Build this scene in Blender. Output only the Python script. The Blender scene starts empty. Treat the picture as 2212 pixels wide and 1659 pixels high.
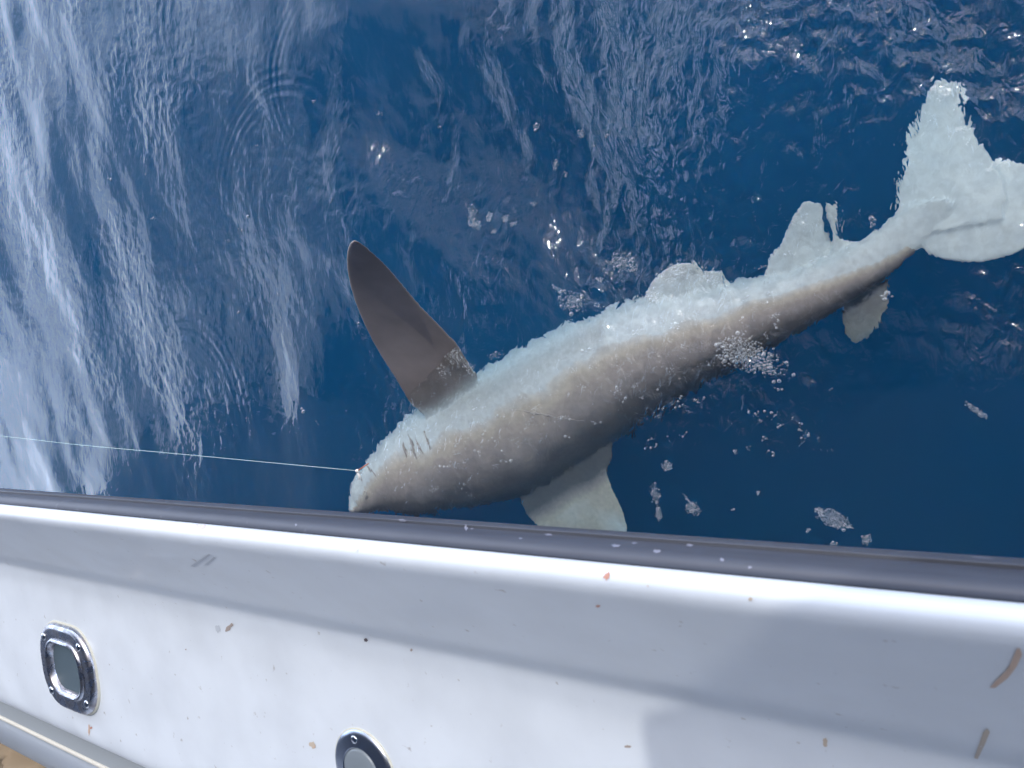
import bpy, bmesh, math, random
import numpy as np
from mathutils import Vector, Matrix, noise as mnoise
from mathutils.kdtree import KDTree

random.seed(4)
rng = np.random.default_rng(11)
scene = bpy.context.scene
COL = scene.collection

# ------------------------------------------------------------------ camera
F = 1671.0; CX, CY = 1106.0, 829.5           # focal length and centre for a 2212 x 1659 picture
H = 1.65                                      # height of the phone above the water
def make_frame():
    d = np.array([-2286., -145., -1671.]); d /= np.linalg.norm(d)
    ny = 230.
    nx = (-d[1]*ny + F*d[2])/d[0]
    N = np.array([nx, ny, -F]); N /= np.linalg.norm(N)
    X = -d; Z = -N; Y = np.cross(Z, X)
    return np.array([X, Y, Z])
R = make_frame()
CAM = np.array([0., 0., H])
def ray(px, py):
    v = R @ (np.array([px-CX, CY-py, -F])/F)
    return v
def P(px, py, z):
    """point at height z seen at this spot of the photograph (in air)"""
    v = ray(px, py); t = (H-z)/(-v[2])
    return Vector(CAM + v*t)
def PW(px, py, z):
    """same for a point below the water surface: bends the ray at z = 0"""
    if z >= 0: return P(px, py, z)
    v = ray(px, py); v = v/np.linalg.norm(v)
    t = H/(-v[2]); s = CAM + v*t
    e = 1/1.333; c = -v[2]; k = 1-e*e*(1-c*c)
    r = e*v + (e*c-math.sqrt(k))*np.array([0, 0, 1.])
    return Vector(s + r*(z/r[2]))
def mpp(px, py, z):
    v = ray(px, py); t = (H-z)/(-v[2])
    return t/F

cam_d = bpy.data.cameras.new('camera'); cam = bpy.data.objects.new('camera', cam_d); COL.objects.link(cam)
M = Matrix(R.tolist()).to_4x4(); M.translation = Vector(CAM)
cam.matrix_world = M
cam_d.sensor_width = 36; cam_d.lens = 36*F/2212
cam_d.clip_start = .02; cam_d.clip_end = 8000
cam_d.dof.use_dof = True; cam_d.dof.focus_distance = 2.1; cam_d.dof.aperture_fstop = 8.0
scene.camera = cam

# ------------------------------------------------------------------ sky and sun
SUN = Vector((0.24, 0.57, 0.785)).normalized()
elev = math.asin(SUN.z); az = math.atan2(SUN.x, SUN.y)
world = bpy.data.worlds.new('World'); scene.world = world; world.use_nodes = True
nt = world.node_tree; nt.nodes.clear()
N_ = nt.nodes.new; L_ = nt.links.new
out = N_('ShaderNodeOutputWorld'); bg = N_('ShaderNodeBackground'); sky = N_('ShaderNodeTexSky')
sky.sky_type = 'NISHITA'; sky.sun_disc = False
sky.sun_elevation = elev; sky.sun_rotation = az
sky.air_density = 1.3; sky.dust_density = 2.2; sky.ozone_density = 1.5
SKY_STRENGTH = 0.15; CLOUD_SHIFT = 0.0
bg.inputs['Strength'].default_value = SKY_STRENGTH
# thin broken cloud, brighter round the sun and thickening into pale haze towards the horizon
def wn(t, **kw):
    x = nt.nodes.new(t)
    for k, v in kw.items(): setattr(x, k, v)
    return x
def wmath(op, a, b_=None, clamp=False):
    x = wn('ShaderNodeMath', operation=op); x.use_clamp = clamp
    for i, v in enumerate((a, b_)):
        if v is None: continue
        if isinstance(v, (int, float)): x.inputs[i].default_value = v
        else: L_(v, x.inputs[i])
    return x.outputs[0]
tc = N_('ShaderNodeTexCoord'); sx = N_('ShaderNodeSeparateXYZ'); L_(tc.outputs['Generated'], sx.inputs[0])
mp = N_('ShaderNodeMapping'); L_(tc.outputs['Generated'], mp.inputs['Vector']); mp.inputs['Scale'].default_value = (1, 1, 2.0)
mp.inputs['Location'].default_value = (CLOUD_SHIFT, 0, 0)
nz = N_('ShaderNodeTexNoise'); nz.inputs['Scale'].default_value = 3.0; nz.inputs['Detail'].default_value = 6; nz.inputs['Roughness'].default_value = .55
L_(mp.outputs['Vector'], nz.inputs['Vector'])
cl = wn('ShaderNodeMapRange', interpolation_type='SMOOTHSTEP'); cl.inputs[1].default_value = .34; cl.inputs[2].default_value = .56; L_(nz.outputs['Fac'], cl.inputs[0])
hz = wn('ShaderNodeMapRange', interpolation_type='SMOOTHSTEP'); hz.inputs[1].default_value = .8; hz.inputs[2].default_value = .25; L_(sx.outputs['Z'], hz.inputs[0])
dt = wn('ShaderNodeVectorMath', operation='DOT_PRODUCT'); L_(tc.outputs['Generated'], dt.inputs[0]); dt.inputs[1].default_value = SUN
au = wmath('POWER', wmath('MAXIMUM', dt.outputs['Value'], 0.), 4.)
cover = wmath('ADD', wmath('MULTIPLY', cl.outputs[0], .62), wmath('MULTIPLY', hz.outputs[0], .55), True)
lowb = wn('ShaderNodeMapRange', interpolation_type='SMOOTHSTEP'); lowb.inputs[1].default_value = .88; lowb.inputs[2].default_value = .42; L_(sx.outputs['Z'], lowb.inputs[0])
tight = wmath('MULTIPLY', wmath('POWER', wmath('MAXIMUM', dt.outputs['Value'], 0.), 80.), 12.)
gain = wmath('ADD', wmath('ADD', wmath('ADD', wmath('MULTIPLY', au, 5.0), tight), wmath('MULTIPLY', lowb.outputs[0], 5.6)), .5)
cc = wn('ShaderNodeVectorMath', operation='SCALE'); tm = wn('ShaderNodeMix', data_type='VECTOR'); L_(au, tm.inputs[0]); tm.inputs[4].default_value = (6.0, 7.0, 8.8); tm.inputs[5].default_value = (7.6, 7.2, 7.6); L_(tm.outputs[1], cc.inputs[0]); L_(gain, cc.inputs['Scale'])
mx = N_('ShaderNodeMix'); mx.data_type = 'RGBA'; L_(cover, mx.inputs[0]); L_(sky.outputs['Color'], mx.inputs[6]); L_(cc.outputs[0], mx.inputs[7])
L_(mx.outputs[2], bg.inputs['Color']); L_(bg.outputs[0], out.inputs['Surface'])

sun_d = bpy.data.lights.new('sun', 'SUN'); sun = bpy.data.objects.new('sun', sun_d); COL.objects.link(sun)
sun_d.energy = 5.0; sun_d.angle = math.radians(.53); sun_d.color = (1, .95, .87)
sun.rotation_euler = SUN.to_track_quat('Z', 'Y').to_euler()
sun.location = (2, 8, 10)
try: sun_d.cycles.is_caustics_light = False
except Exception: pass

scene.render.engine = 'CYCLES'
scene.view_settings.view_transform = 'Standard'; scene.view_settings.look = 'None'
scene.view_settings.exposure = -1.1; scene.view_settings.gamma = 1; scene.view_settings.use_curve_mapping = False
cy = scene.cycles
cy.use_denoising = True
cy.max_bounces = 10; cy.transmission_bounces = 8; cy.glossy_bounces = 4; cy.diffuse_bounces = 3; cy.volume_bounces = 3; cy.transparent_max_bounces = 8
cy.caustics_refractive = True; cy.caustics_reflective = False; cy.blur_glossy = 1.0
cy.sample_clamp_indirect = 12; cy.sample_clamp_direct = 0

# ------------------------------------------------------------------ helpers
def link(o, parent=None):
    COL.objects.link(o)
    if parent: o.parent = parent
    return o
def mesh_obj(name, verts, faces, mat=None, parent=None, smooth=True, sharp=None):
    me = bpy.data.meshes.new(name); me.from_pydata([tuple(v) for v in verts], [], faces); me.update()
    if smooth:
        me.polygons.foreach_set('use_smooth', [True]*len(me.polygons))
    if sharp is not None:
        me.set_sharp_from_angle(angle=math.radians(sharp))
    if mat: me.materials.append(mat)
    return link(bpy.data.objects.new(name, me), parent)
def bm_obj(name, bm, mat=None, parent=None, smooth=True, sharp=None):
    me = bpy.data.meshes.new(name); bm.to_mesh(me); bm.free()
    if smooth: me.polygons.foreach_set('use_smooth', [True]*len(me.polygons))
    if sharp is not None: me.set_sharp_from_angle(angle=math.radians(sharp))
    if mat: me.materials.append(mat)
    return link(bpy.data.objects.new(name, me), parent)
def tag(o, label=None, cat=None, group=None, kind=None):
    if label: o['label'] = label
    if cat: o['category'] = cat
    if group: o['group'] = group
    if kind: o['kind'] = kind
    return o
def empty(name, loc=(0, 0, 0)):
    o = bpy.data.objects.new(name, None); o.location = loc; o.empty_display_size = .1; return link(o)
def material(name, color=(.8, .8, .8), rough=.5, metal=0., coat=0., **kw):
    m = bpy.data.materials.new(name); m.use_nodes = True
    b = m.node_tree.nodes['Principled BSDF']
    b.inputs['Base Color'].default_value = (*color, 1); b.inputs['Roughness'].default_value = rough
    b.inputs['Metallic'].default_value = metal; b.inputs['Coat Weight'].default_value = coat
    for k, v in kw.items(): b.inputs[k].default_value = v
    return m
def nodes(m): return m.node_tree.nodes, m.node_tree.links, m.node_tree.nodes['Principled BSDF']
def smooth_curve(pts, n):
    """Catmull-Rom through pts (tuples of any length), n samples"""
    p = np.array(pts, float); m = len(p)
    seg = np.r_[0, np.cumsum(np.linalg.norm(np.diff(p[:, :3], axis=0), axis=1))]
    seg /= seg[-1]
    t = np.linspace(0, 1, n); res = np.zeros((n, p.shape[1]))
    for i, tt in enumerate(t):
        k = min(max(np.searchsorted(seg, tt)-1, 0), m-2)
        u = (tt-seg[k])/max(seg[k+1]-seg[k], 1e-9)
        a, b = p[k], p[k+1]
        s = seg[k+1]-seg[k]
        ta = (p[k+1]-p[k-1])/(seg[k+1]-seg[k-1])*s if k > 0 else (b-a)
        tb = (p[k+2]-p[k])/(seg[k+2]-seg[k])*s if k < m-2 else (b-a)
        res[i] = (2*u**3-3*u**2+1)*a+(u**3-2*u**2+u)*ta+(-2*u**3+3*u**2)*b+(u**3-u**2)*tb
    return res
def smoothstep(a, b, x):
    t = np.clip((x-a)/(b-a), 0, 1); return t*t*(3-2*t)

# ------------------------------------------------------------------ the sea
def tile(n, size, lmin, lmax, power, direction=None, spread=1.0, seed=0):
    """a periodic height field whose waves run from lmin to lmax metres long"""
    r = np.random.default_rng(seed)
    k = np.fft.fftfreq(n, d=size/n)
    kx, ky = np.meshgrid(k, k, indexing='ij'); kk = np.hypot(kx, ky); kk[0, 0] = 1e9
    amp = kk**(-power/2) * np.exp(-(1/(kk*lmax))**4) * np.exp(-(kk*lmin)**2)
    if direction is not None:
        c = np.abs(kx*math.cos(direction)+ky*math.sin(direction))/kk
        amp = amp*(c**spread+.06)
    ph = r.normal(size=(n, n))+1j*r.normal(size=(n, n))
    h = np.real(np.fft.ifft2(amp*ph)); return (h/h.std()).astype(np.float32)
def sample(t, size, x, y):
    n = t.shape[0]
    u = (x/size*n) % n; v = (y/size*n) % n
    i = np.floor(u).astype(int) % n; j = np.floor(v).astype(int) % n; fu = (u-np.floor(u)); fv = (v-np.floor(v))
    i1 = (i+1) % n; j1 = (j+1) % n
    return (t[i, j]*(1-fu)+t[i1, j]*fu)*(1-fv)+(t[i, j1]*(1-fu)+t[i1, j1]*fu)*fv

def axis(lo, hi, step, far, grow):
    a = list(np.arange(lo, hi+step/2, step)); s = step
    while a[-1] < far: s *= grow; a.append(a[-1]+s)
    s = step; b = [lo]
    while b[-1] > -far: s *= grow; b.append(b[-1]-s)
    return np.array(b[:0:-1]+a)
xs = axis(-3.0, .35, .0068, 3000, 1.02)
ys = axis(-.62, 1.6, .0068, 3000, 1.03)
print('sea grid', len(xs), len(ys))
XX, YY = np.meshgrid(xs, ys, indexing='ij')

T_BIG = tile(512, 9.0, .26, 1.5, 4.0, math.radians(28), 1.6, 1)
T_MID = tile(1024, 5.0, .06, .4, 4.4, math.radians(22), 1.2, 2)
T_FINE = tile(1024, 3.0, .018, .09, 3.6, math.radians(35), .5, 3)
T_JIT = tile(1024, 2.0, .010, .035, 3.0, None, 1, 4)
T_MASK = tile(512, 6.0, .25, 1.5, 3.5, None, 1, 5)

def seg_dist(x, y, pts):
    d = np.full(x.shape, 1e9)
    for a, b in zip(pts[:-1], pts[1:]):
        vx, vy = b[0]-a[0], b[1]-a[1]
        t = np.clip(((x-a[0])*vx+(y-a[1])*vy)/(vx*vx+vy*vy), 0, 1)
        d = np.minimum(d, np.hypot(x-a[0]-t*vx, y-a[1]-t*vy))
    return d
spine2 = [tuple(P(*p, 0))[:2] for p in [(800, 1060), (1060, 940), (1300, 815), (1540, 710), (1750, 630), (1950, 500), (2150, 450)]]

CHOP = [(*tuple(P(px_, py_, 0))[:2], r_) for px_, py_, r_ in ((1560, 850, .13), (1700, 880, .12), (1420, 960, .08), (2150, 800, .10), (1620, 330, .22), (2150, 40, .2), (1300, 620, .12), (1050, 620, .12), (2190, 660, .12), (1780, 160, .2), (1150, 960, .07), (1400, 860, .09), (1010, 1030, .05), (1480, 600, .07))]
SWELL = [(*tuple(P(px_, py_, 0))[:2], a_, r_) for px_, py_, a_, r_ in ((1800, 40, .036, .20), (1640, 400, .034, .17), (1600, 150, .036, .19), (2130, 860, .02, .14), (1420, 330, .025, .16))]
RINGS = []
for px_, py_, r0, w_, lam, amp_, a0, a1 in ((1640, 330, .22, .06, .030, .0009, 200, 60), (1640, 330, .30, .05, .026, .0008, 60, 70), (1850, 150, .20, .06, .028, .0009, 20, 60), (1450, 420, .25, .07, .034, .0009, 150, 60), (1500, 100, .28, .07, .032, .0008, 300, 60), (2050, 700, .25, .08, .030, .0009, 330, 50),
        (740, 150, .30, .05, .028, .0007, 180, 45), (740, 150, .38, .05, .03, .0007, 20, 40), (620, 430, .35, .06, .03, .0007, 90, 60), (180, 480, .40, .06, .03, .0008, 170, 40), (1980, 330, .22, .06, .024, .0010, 175, 50), (1750, 560, .16, .05, .022, .0010, 120, 60), (400, 900, .35, .07, .032, .0008, 40, 60), (900, 260, .3, .06, .03, .0007, 0, 60)):
    p_ = P(px_, py_, 0); RINGS.append((p_.x, p_.y, r0, w_, lam, amp_, math.radians(a0), math.radians(a1)))

def sea_height(x, y):
    far = np.hypot(x+1.5, y-.5)
    fade_m = 1/(1+(far/14)**4); fade_f = 1/(1+(far/5)**4)
    ds = seg_dist(x, y, spine2)
    near = .8*np.exp(-(ds/.20)**2)*(1-.5*smoothstep(-.5, -.2, x))
    # the lee of the hull: calm water at the lower right
    calm = smoothstep(.05, -.22, y+.10*np.sin(x*3.1)) * smoothstep(-1.5, -.8, x)
    wild = smoothstep(-2.2, -.6, x)*smoothstep(.0, .35, y)      # choppier at the top right
    wildf = smoothstep(-1.35, -.5, x)*smoothstep(-.05, .35, y)
    left = smoothstep(-1.35, -2.3, x)
    m = sample(T_MASK, 6., x, y)
    h = .019*sample(T_BIG, 9., x, y)*fade_m*(1+.5*wild)*(1-.7*calm)*(1-.55*near)*(1-.58*left)
    h = h + .0032*sample(T_MID, 5., x, y)*fade_m*(1-.8*calm)*(.5+1.6*wild)*(1-.3*left)
    chop = 0
    for cx_, cy_, cr_ in CHOP: chop = chop+np.exp(-((x-cx_)**2+(y-cy_)**2)/cr_**2)
    chop = np.clip(chop, 0, 1)
    for cx_, cy_, a_, r_ in SWELL: h = h+a_*np.exp(-((x-cx_)**2+(y-cy_)**2)/r_**2)
    for cx_, cy_, r0, w_, lam, amp_, a0, a1 in RINGS:
        rr_ = np.hypot(x-cx_, y-cy_); an = np.arctan2(y-cy_, x-cx_); win = np.exp(-((rr_-r0)/w_)**2)*np.exp(-(((an-a0+np.pi) % (2*np.pi)-np.pi)/a1)**2)
        h = h+amp_*np.sin(2*np.pi*rr_/lam+2*sample(T_MASK, 6., x, y))*win
    h = h + .0012*sample(T_FINE, 3., x, y)*fade_f*(.18+.30*smoothstep(-.4, 1., m)+.8*near+1.1*wildf+1.2*chop)*(1-.8*calm*(1-near))
    return h, np.clip(near*.55+.10+.5*wildf+.45*chop+.12*smoothstep(-.3, 1., m), 0, 1)*(1-.75*calm*(1-near)*(1-chop))*fade_f
ZZ, RUF = sea_height(XX, YY)
nx_, ny_ = len(xs), len(ys)
vv = np.stack([XX, YY, ZZ], -1).reshape(-1, 3).astype(np.float32)
idx = np.arange(nx_*ny_).reshape(nx_, ny_)
q = np.stack([idx[:-1, :-1], idx[1:, :-1], idx[1:, 1:], idx[:-1, 1:]], -1).reshape(-1, 4)
# close the body of water: four walls and a floor fourteen metres down
rim = np.r_[idx[:, 0], idx[-1, 1:], idx[-2::-1, -1], idx[0, -2:0:-1]]
low = vv[rim].copy(); low[:, 2] = -14.
li = np.arange(len(rim)) + len(vv)
q2 = np.stack([rim, li, np.roll(li, -1), np.roll(rim, -1)], -1)
c0 = len(vv)+len(rim)
vv = np.concatenate([vv, low, np.array([[0, 0, -14.]], np.float32)])
q = np.concatenate([q, q2])
tri = np.stack([li, np.full(len(rim), c0), np.roll(li, -1)], -1)
me = bpy.data.meshes.new('sea')
me.vertices.add(len(vv)); me.vertices.foreach_set('co', vv.ravel())
li_ = np.concatenate([q.ravel(), tri.ravel()]).astype(np.int32)
me.loops.add(len(li_)); me.loops.foreach_set('vertex_index', li_)
me.polygons.add(len(q)+len(tri)); me.polygons.foreach_set('loop_start', np.r_[np.arange(0, q.size, 4), q.size+np.arange(0, tri.size, 3)].astype(np.int32))
smo = np.ones(len(q)+len(tri), bool); smo[(nx_-1)*(ny_-1):] = False
me.polygons.foreach_set('use_smooth', smo); me.update(); me.validate()
ruf = np.zeros(len(vv), np.float32); ruf[:RUF.size] = RUF.ravel()
at = me.attributes.new('ripple', 'FLOAT', 'POINT'); at.data.foreach_set('value', ruf)
sea = link(bpy.data.objects.new('sea_water', me)); tag(sea, 'rippled blue sea water beside the boat', kind='structure')
wm = bpy.data.materials.new('sea_water'); wm.use_nodes = True; n = wm.node_tree.nodes; l = wm.node_tree.links; n.clear()
o_ = n.new('ShaderNodeOutputMaterial')
pb = n.new('ShaderNodeBsdfPrincipled'); pb.inputs['Base Color'].default_value = (1, 1, 1, 1); pb.inputs['Transmission Weight'].default_value = 1
pb.inputs['IOR'].default_value = 1.333; pb.inputs['Roughness'].default_value = 0.045
l.new(pb.outputs[0], o_.inputs['Surface'])
# capillary ripples a centimetre or two long, strongest where the fish stirs the surface
tcw = n.new('ShaderNodeTexCoord'); mw = n.new('ShaderNodeMapping'); mw.inputs['Rotation'].default_value = (0, 0, math.radians(-25)); mw.inputs['Scale'].default_value = (1, .62, 1); l.new(tcw.outputs['Object'], mw.inputs['Vector'])
nw = n.new('ShaderNodeTexNoise'); nw.inputs['Scale'].default_value = 36; nw.inputs['Detail'].default_value = 2.5; nw.inputs['Roughness'].default_value = .55; nw.inputs['Distortion'].default_value = .6; l.new(mw.outputs[0], nw.inputs['Vector'])
aw = n.new('ShaderNodeAttribute'); aw.attribute_name = 'ripple'
hw_ = n.new('ShaderNodeMath'); hw_.operation = 'MULTIPLY'; l.new(nw.outputs['Fac'], hw_.inputs[0]); l.new(aw.outputs['Fac'], hw_.inputs[1])
bw = n.new('ShaderNodeBump'); bw.inputs['Strength'].default_value = 1.0; bw.inputs['Distance'].default_value = .0125; l.new(hw_.outputs[0], bw.inputs['Height']); l.new(bw.outputs[0], pb.inputs['Normal'])
va = n.new('ShaderNodeVolumeAbsorption'); vs = n.new('ShaderNodeVolumeScatter'); ad = n.new('ShaderNodeAddShader')
va.inputs['Color'].default_value = (.06, .62, .80, 1); va.inputs['Density'].default_value = 1.15
vs.inputs['Color'].default_value = (.10, .43, .84, 1); vs.inputs['Density'].default_value = 0.62; vs.inputs['Anisotropy'].default_value = .2
l.new(va.outputs[0], ad.inputs[0]); l.new(vs.outputs[0], ad.inputs[1]); l.new(ad.outputs[0], o_.inputs['Volume'])
me.materials.append(wm)
try: sea.cycles.is_caustics_caster = True
except Exception: pass

# ------------------------------------------------------------------ the boat
boat = empty('boat', (0, -.5, .82)); tag(boat, 'white fibreglass boat side with black rub rail and steel fittings', 'boat')
bpy.context.view_layer.update()
def child(o):
    o.parent = boat; o.matrix_parent_inverse = boat.matrix_world.inverted(); return o
def S(row):                                    # outboard/height ratio of a line that runs along the boat, by its row at the picture's middle
    v = ray(CX, row); return v[1]/(-v[2])
def yz(row, z): return (S(row)*(H-z), z)
ZC = .78
prof_rail = [(yz(1132, .87)[0]-.03, .80), (yz(1131, .845)), (yz(1133, .868)), (yz(1141, .888)), (yz(1146, .884)), (yz(1151, .895)), (yz(1165, .917)), (yz(1180, .926)), (yz(1193, .927)), (yz(1198, .918))]
def on_slope(row, y0, z0, tanA):                # where a line along the boat meets a plane falling inboard
    k = S(row); z = (z0-tanA*y0+tanA*k*H)/(1+tanA*k); return (k*(H-z), z)
ys0, zs0 = yz(1266, .942); TA = math.tan(math.radians(42))
zc = on_slope(1470, ys0, zs0, TA)[1]; print('cap height', zc)
prof_gun = [yz(1196, .915), yz(1196.5, .935), yz(1201, .945), yz(1212, .952), yz(1232, .955), yz(1250, .952), yz(1259, .948)]+\
    [on_slope(r_, ys0, zs0, TA) for r_ in (1280, 1310, 1340, 1380, 1412)]+[yz(1440, zc+.0165), yz(1468, zc+.008), yz(1498, zc+.003), yz(1535, zc+.001), yz(1600, zc), yz(1750, zc-.001), yz(1900, zc-.003), yz(1990, zc-.006), yz(2015, zc-.012), yz(2021, zc-.020)]
yi = prof_gun[-1][0]
def strip(name, prof, mat, x0=-14., x1=5., nx=120, wob=0.0, sub=4, sharp=None):
    pr = smooth_curve([(p[0], p[1], 0) for p in prof], len(prof)*sub)
    xx = np.unique(np.r_[np.linspace(x0, max(x0, -4), nx//3), np.linspace(max(x0, -4), 1, nx)]); xx = np.r_[xx, x1]
    vs_, fs = [], []
    for i, x in enumerate(xx):
        for j, p in enumerate(pr):
            w = wob*mnoise.noise(Vector((x*1.7, j*.11, 3)))
            bend = -.35*max(0., -4.-x)**2
            vs_.append((x, p[0]+w+bend, p[1]+w*.4+.02*max(0., -4.-x)))
    m_ = len(pr)
    for i in range(len(xx)-1):
        for j in range(m_-1):
            a = i*m_+j; fs.append((a, a+1, a+m_+1, a+m_))
    return child(mesh_obj(name, vs_, fs, mat, smooth=True, sharp=sharp))

# gelcoat: white paint, faint chalky mottling, hair scratches
gel = material('white_gelcoat', (.72, .75, .79), .34, coat=.06)
n, l, b = nodes(gel)
tcn = n.new('ShaderNodeTexCoord'); n1 = n.new('ShaderNodeTexNoise'); n1.inputs['Scale'].default_value = 7; n1.inputs['Detail'].default_value = 7
l.new(tcn.outputs['Object'], n1.inputs['Vector'])
r1 = n.new('ShaderNodeValToRGB'); r1.color_ramp.elements[0].position = .3; r1.color_ramp.elements[0].color = (.56, .605, .665, 1); r1.color_ramp.elements[1].position = .62; r1.color_ramp.elements[1].color = (.62, .67, .735, 1)
l.new(n1.outputs['Fac'], r1.inputs['Fac'])
n2 = n.new('ShaderNodeTexNoise'); n2.inputs['Scale'].default_value = 55; n2.inputs['Detail'].default_value = 3
l.new(tcn.outputs['Object'], n2.inputs['Vector'])
r2 = n.new('ShaderNodeValToRGB'); r2.color_ramp.elements[0].position = .22; r2.color_ramp.elements[0].color = (.55, .5, .46, 1); r2.color_ramp.elements[1].position = .30; r2.color_ramp.elements[1].color = (1, 1, 1, 1)
l.new(n2.outputs['Fac'], r2.inputs['Fac'])
mm = n.new('ShaderNodeMix'); mm.data_type = 'RGBA'; mm.blend_type = 'MULTIPLY'; mm.inputs[0].default_value = .8
l.new(r1.outputs[0], mm.inputs[6]); l.new(r2.outputs[0], mm.inputs[7]); l.new(mm.outputs[2], b.inputs['Base Color'])
rr = n.new('ShaderNodeMapRange'); rr.inputs[3].default_value = .28; rr.inputs[4].default_value = .48; l.new(n1.outputs['Fac'], rr.inputs[0]); l.new(rr.outputs[0], b.inputs['Roughness'])
bu = n.new('ShaderNodeBump'); bu.inputs['Strength'].default_value = .05; bu.inputs['Distance'].default_value = .002; l.new(n2.outputs['Fac'], bu.inputs['Height']); l.new(bu.outputs[0], b.inputs['Normal'])
gun = strip('gunwale', prof_gun, gel, wob=.0008)

rub = material('black_rubber', (.045, .048, .066), .55)
n, l, b = nodes(rub)
tcn = n.new('ShaderNodeTexCoord'); mpn = n.new('ShaderNodeMapping'); mpn.inputs['Scale'].default_value = (3, 30, 30); l.new(tcn.outputs['Object'], mpn.inputs['Vector'])
n1 = n.new('ShaderNodeTexNoise'); n1.inputs['Scale'].default_value = 3; n1.inputs['Detail'].default_value = 8; l.new(mpn.outputs[0], n1.inputs['Vector'])
r1 = n.new('ShaderNodeValToRGB'); r1.color_ramp.elements[0].position = .3; r1.color_ramp.elements[0].color = (.048, .054, .074, 1); r1.color_ramp.elements[1].position = .75; r1.color_ramp.elements[1].color = (.062, .070, .094, 1)
l.new(n1.outputs['Fac'], r1.inputs['Fac'])
n3 = n.new('ShaderNodeTexNoise'); n3.inputs['Scale'].default_value = 26; n3.inputs['Detail'].default_value = 4; l.new(tcn.outputs['Object'], n3.inputs['Vector'])
r3 = n.new('ShaderNodeValToRGB'); r3.color_ramp.elements[0].position = .68; r3.color_ramp.elements[0].color = (0, 0, 0, 1); r3.color_ramp.elements[1].position = .76; r3.color_ramp.elements[1].color = (.5, .5, .5, 1)
l.new(n3.outputs['Fac'], r3.inputs['Fac'])
mm = n.new('ShaderNodeMix'); mm.data_type = 'RGBA'; l.new(r3.outputs[0], mm.inputs[0]); l.new(r1.outputs[0], mm.inputs[6]); mm.inputs[7].default_value = (.16, .17, .22, 1); l.new(mm.outputs[2], b.inputs['Base Color'])
strip('rub_rail', prof_rail, rub, wob=.002)

# flared hull under the rail (seen only mirrored in the water) and the inner side, deck
yo = prof_rail[0][0]
prof_hull = [(yo, .80), (yo-.06, .70), (yo-.20, .45), (yo-.38, .15), (yo-.50, -.10), (yo-.70, -.5), (yo-1.2, -.8)]
strip('hull', prof_hull, material('hull_paint', (.12, .15, .22), .3), sub=3)

strip('roof_blocker', [(-.35, 2.62), (-.15, 2.60), (-.10, 2.63), (-.15, 2.66), (-.5, 2.72), (-2.6, 2.75)], material('roof_blocker_cloth', (.10, .14, .22), .8), x0=-4.6, x1=9., nx=20, sub=2)  # unseen roof, added to keep overhead sky light off the boat side
def upsun(p, z=2.66): return (p+SUN*((z-p.z)/SUN.z))
aw = [upsun(P(1440, 1700, zc)), upsun(P(1405, 1500, zc+.01)), upsun(P(1640, 1300, .945))]  # added unseen sheet, outlined up the sun so its shadow lands on the gunwale
aw = [(p.x, p.y) for p in aw]
aw = [(aw[0][0], -.3)]*0+[(aw[0][0]-.05, aw[0][1]-.8)]+aw+[(aw[2][0]+.35, aw[2][1]+.25), (6., aw[2][1]+.25), (6., aw[0][1]-.8)]
print('shadow_caster', aw)
caster_mat = material('shadow_caster_mesh', (.14, .18, .27), .8)
n, l, b = nodes(caster_mat); tr_ = n.new('ShaderNodeBsdfTransparent'); mxs = n.new('ShaderNodeMixShader'); mxs.inputs[0].default_value = .38
l.new(tr_.outputs[0], mxs.inputs[1]); l.new(b.outputs[0], mxs.inputs[2]); l.new(mxs.outputs[0], n['Material Output'].inputs['Surface'])
va_ = [(x, y, 2.70) for x, y in aw]+[(x, y, 2.73) for x, y in aw]; ka = len(aw)
child(mesh_obj('shadow_caster', va_, [tuple(range(ka))[::-1], tuple(range(ka, 2*ka))]+[(i, (i+1) % ka, (i+1) % ka+ka, i+ka) for i in range(ka)], caster_mat, None, False))
def box(name, lo, hi, mat):
    bm = bmesh.new(); bmesh.ops.create_cube(bm, size=1)
    for v in bm.verts: v.co = Vector([lo[i]+(v.co[i]+.5)*(hi[i]-lo[i]) for i in range(3)])
    bmesh.ops.bevel(bm, geom=bm.edges[:], offset=.05, segments=3, affect='EDGES')
    return child(bm_obj(name, bm, mat, smooth=False))
box('forward_blocker', (-6.2, -3.2, .7), (-4.7, -1.05, 2.9), material('forward_blocker_paint', (.22, .25, .31), .35))  # unseen box, added to darken the steel's reflections and block low sky
strip('inboard_blocker', [(-2.3, .1), (-2.3, 1.2), (-2.35, 2.4), (-2.6, 2.6), (-3.6, 2.62)], material('inboard_blocker_paint', (.55, .57, .6), .4), x0=-4.6, x1=9., nx=20, sub=2)  # unseen wall, added to block low sky light from inboard
steel = material('polished_steel', (.50, .53, .60), .16, metal=1.)
n, l, b = nodes(steel)
tcn = n.new('ShaderNodeTexCoord'); n1 = n.new('ShaderNodeTexNoise'); n1.inputs['Scale'].default_value = 38; n1.inputs['Detail'].default_value = 6; l.new(tcn.outputs['Object'], n1.inputs['Vector'])
rr = n.new('ShaderNodeMapRange'); rr.inputs[1].default_value = .35; rr.inputs[2].default_value = .7; rr.inputs[3].default_value = .18; rr.inputs[4].default_value = .42; l.new(n1.outputs['Fac'], rr.inputs[0]); l.new(rr.outputs[0], b.inputs['Roughness'])
r1 = n.new('ShaderNodeValToRGB'); r1.color_ramp.elements[0].position = .35; r1.color_ramp.elements[0].color = (.62, .64, .70, 1); r1.color_ramp.elements[1].position = .68; r1.color_ramp.elements[1].color = (.34, .32, .34, 1)
l.new(n1.outputs['Fac'], r1.inputs['Fac']); l.new(r1.outputs[0], b.inputs['Base Color'])
greym = material('grey_paint', (.28, .31, .34), .5)
cream = material('cream_trim', (.55, .53, .47), .5)
za = .80
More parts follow.
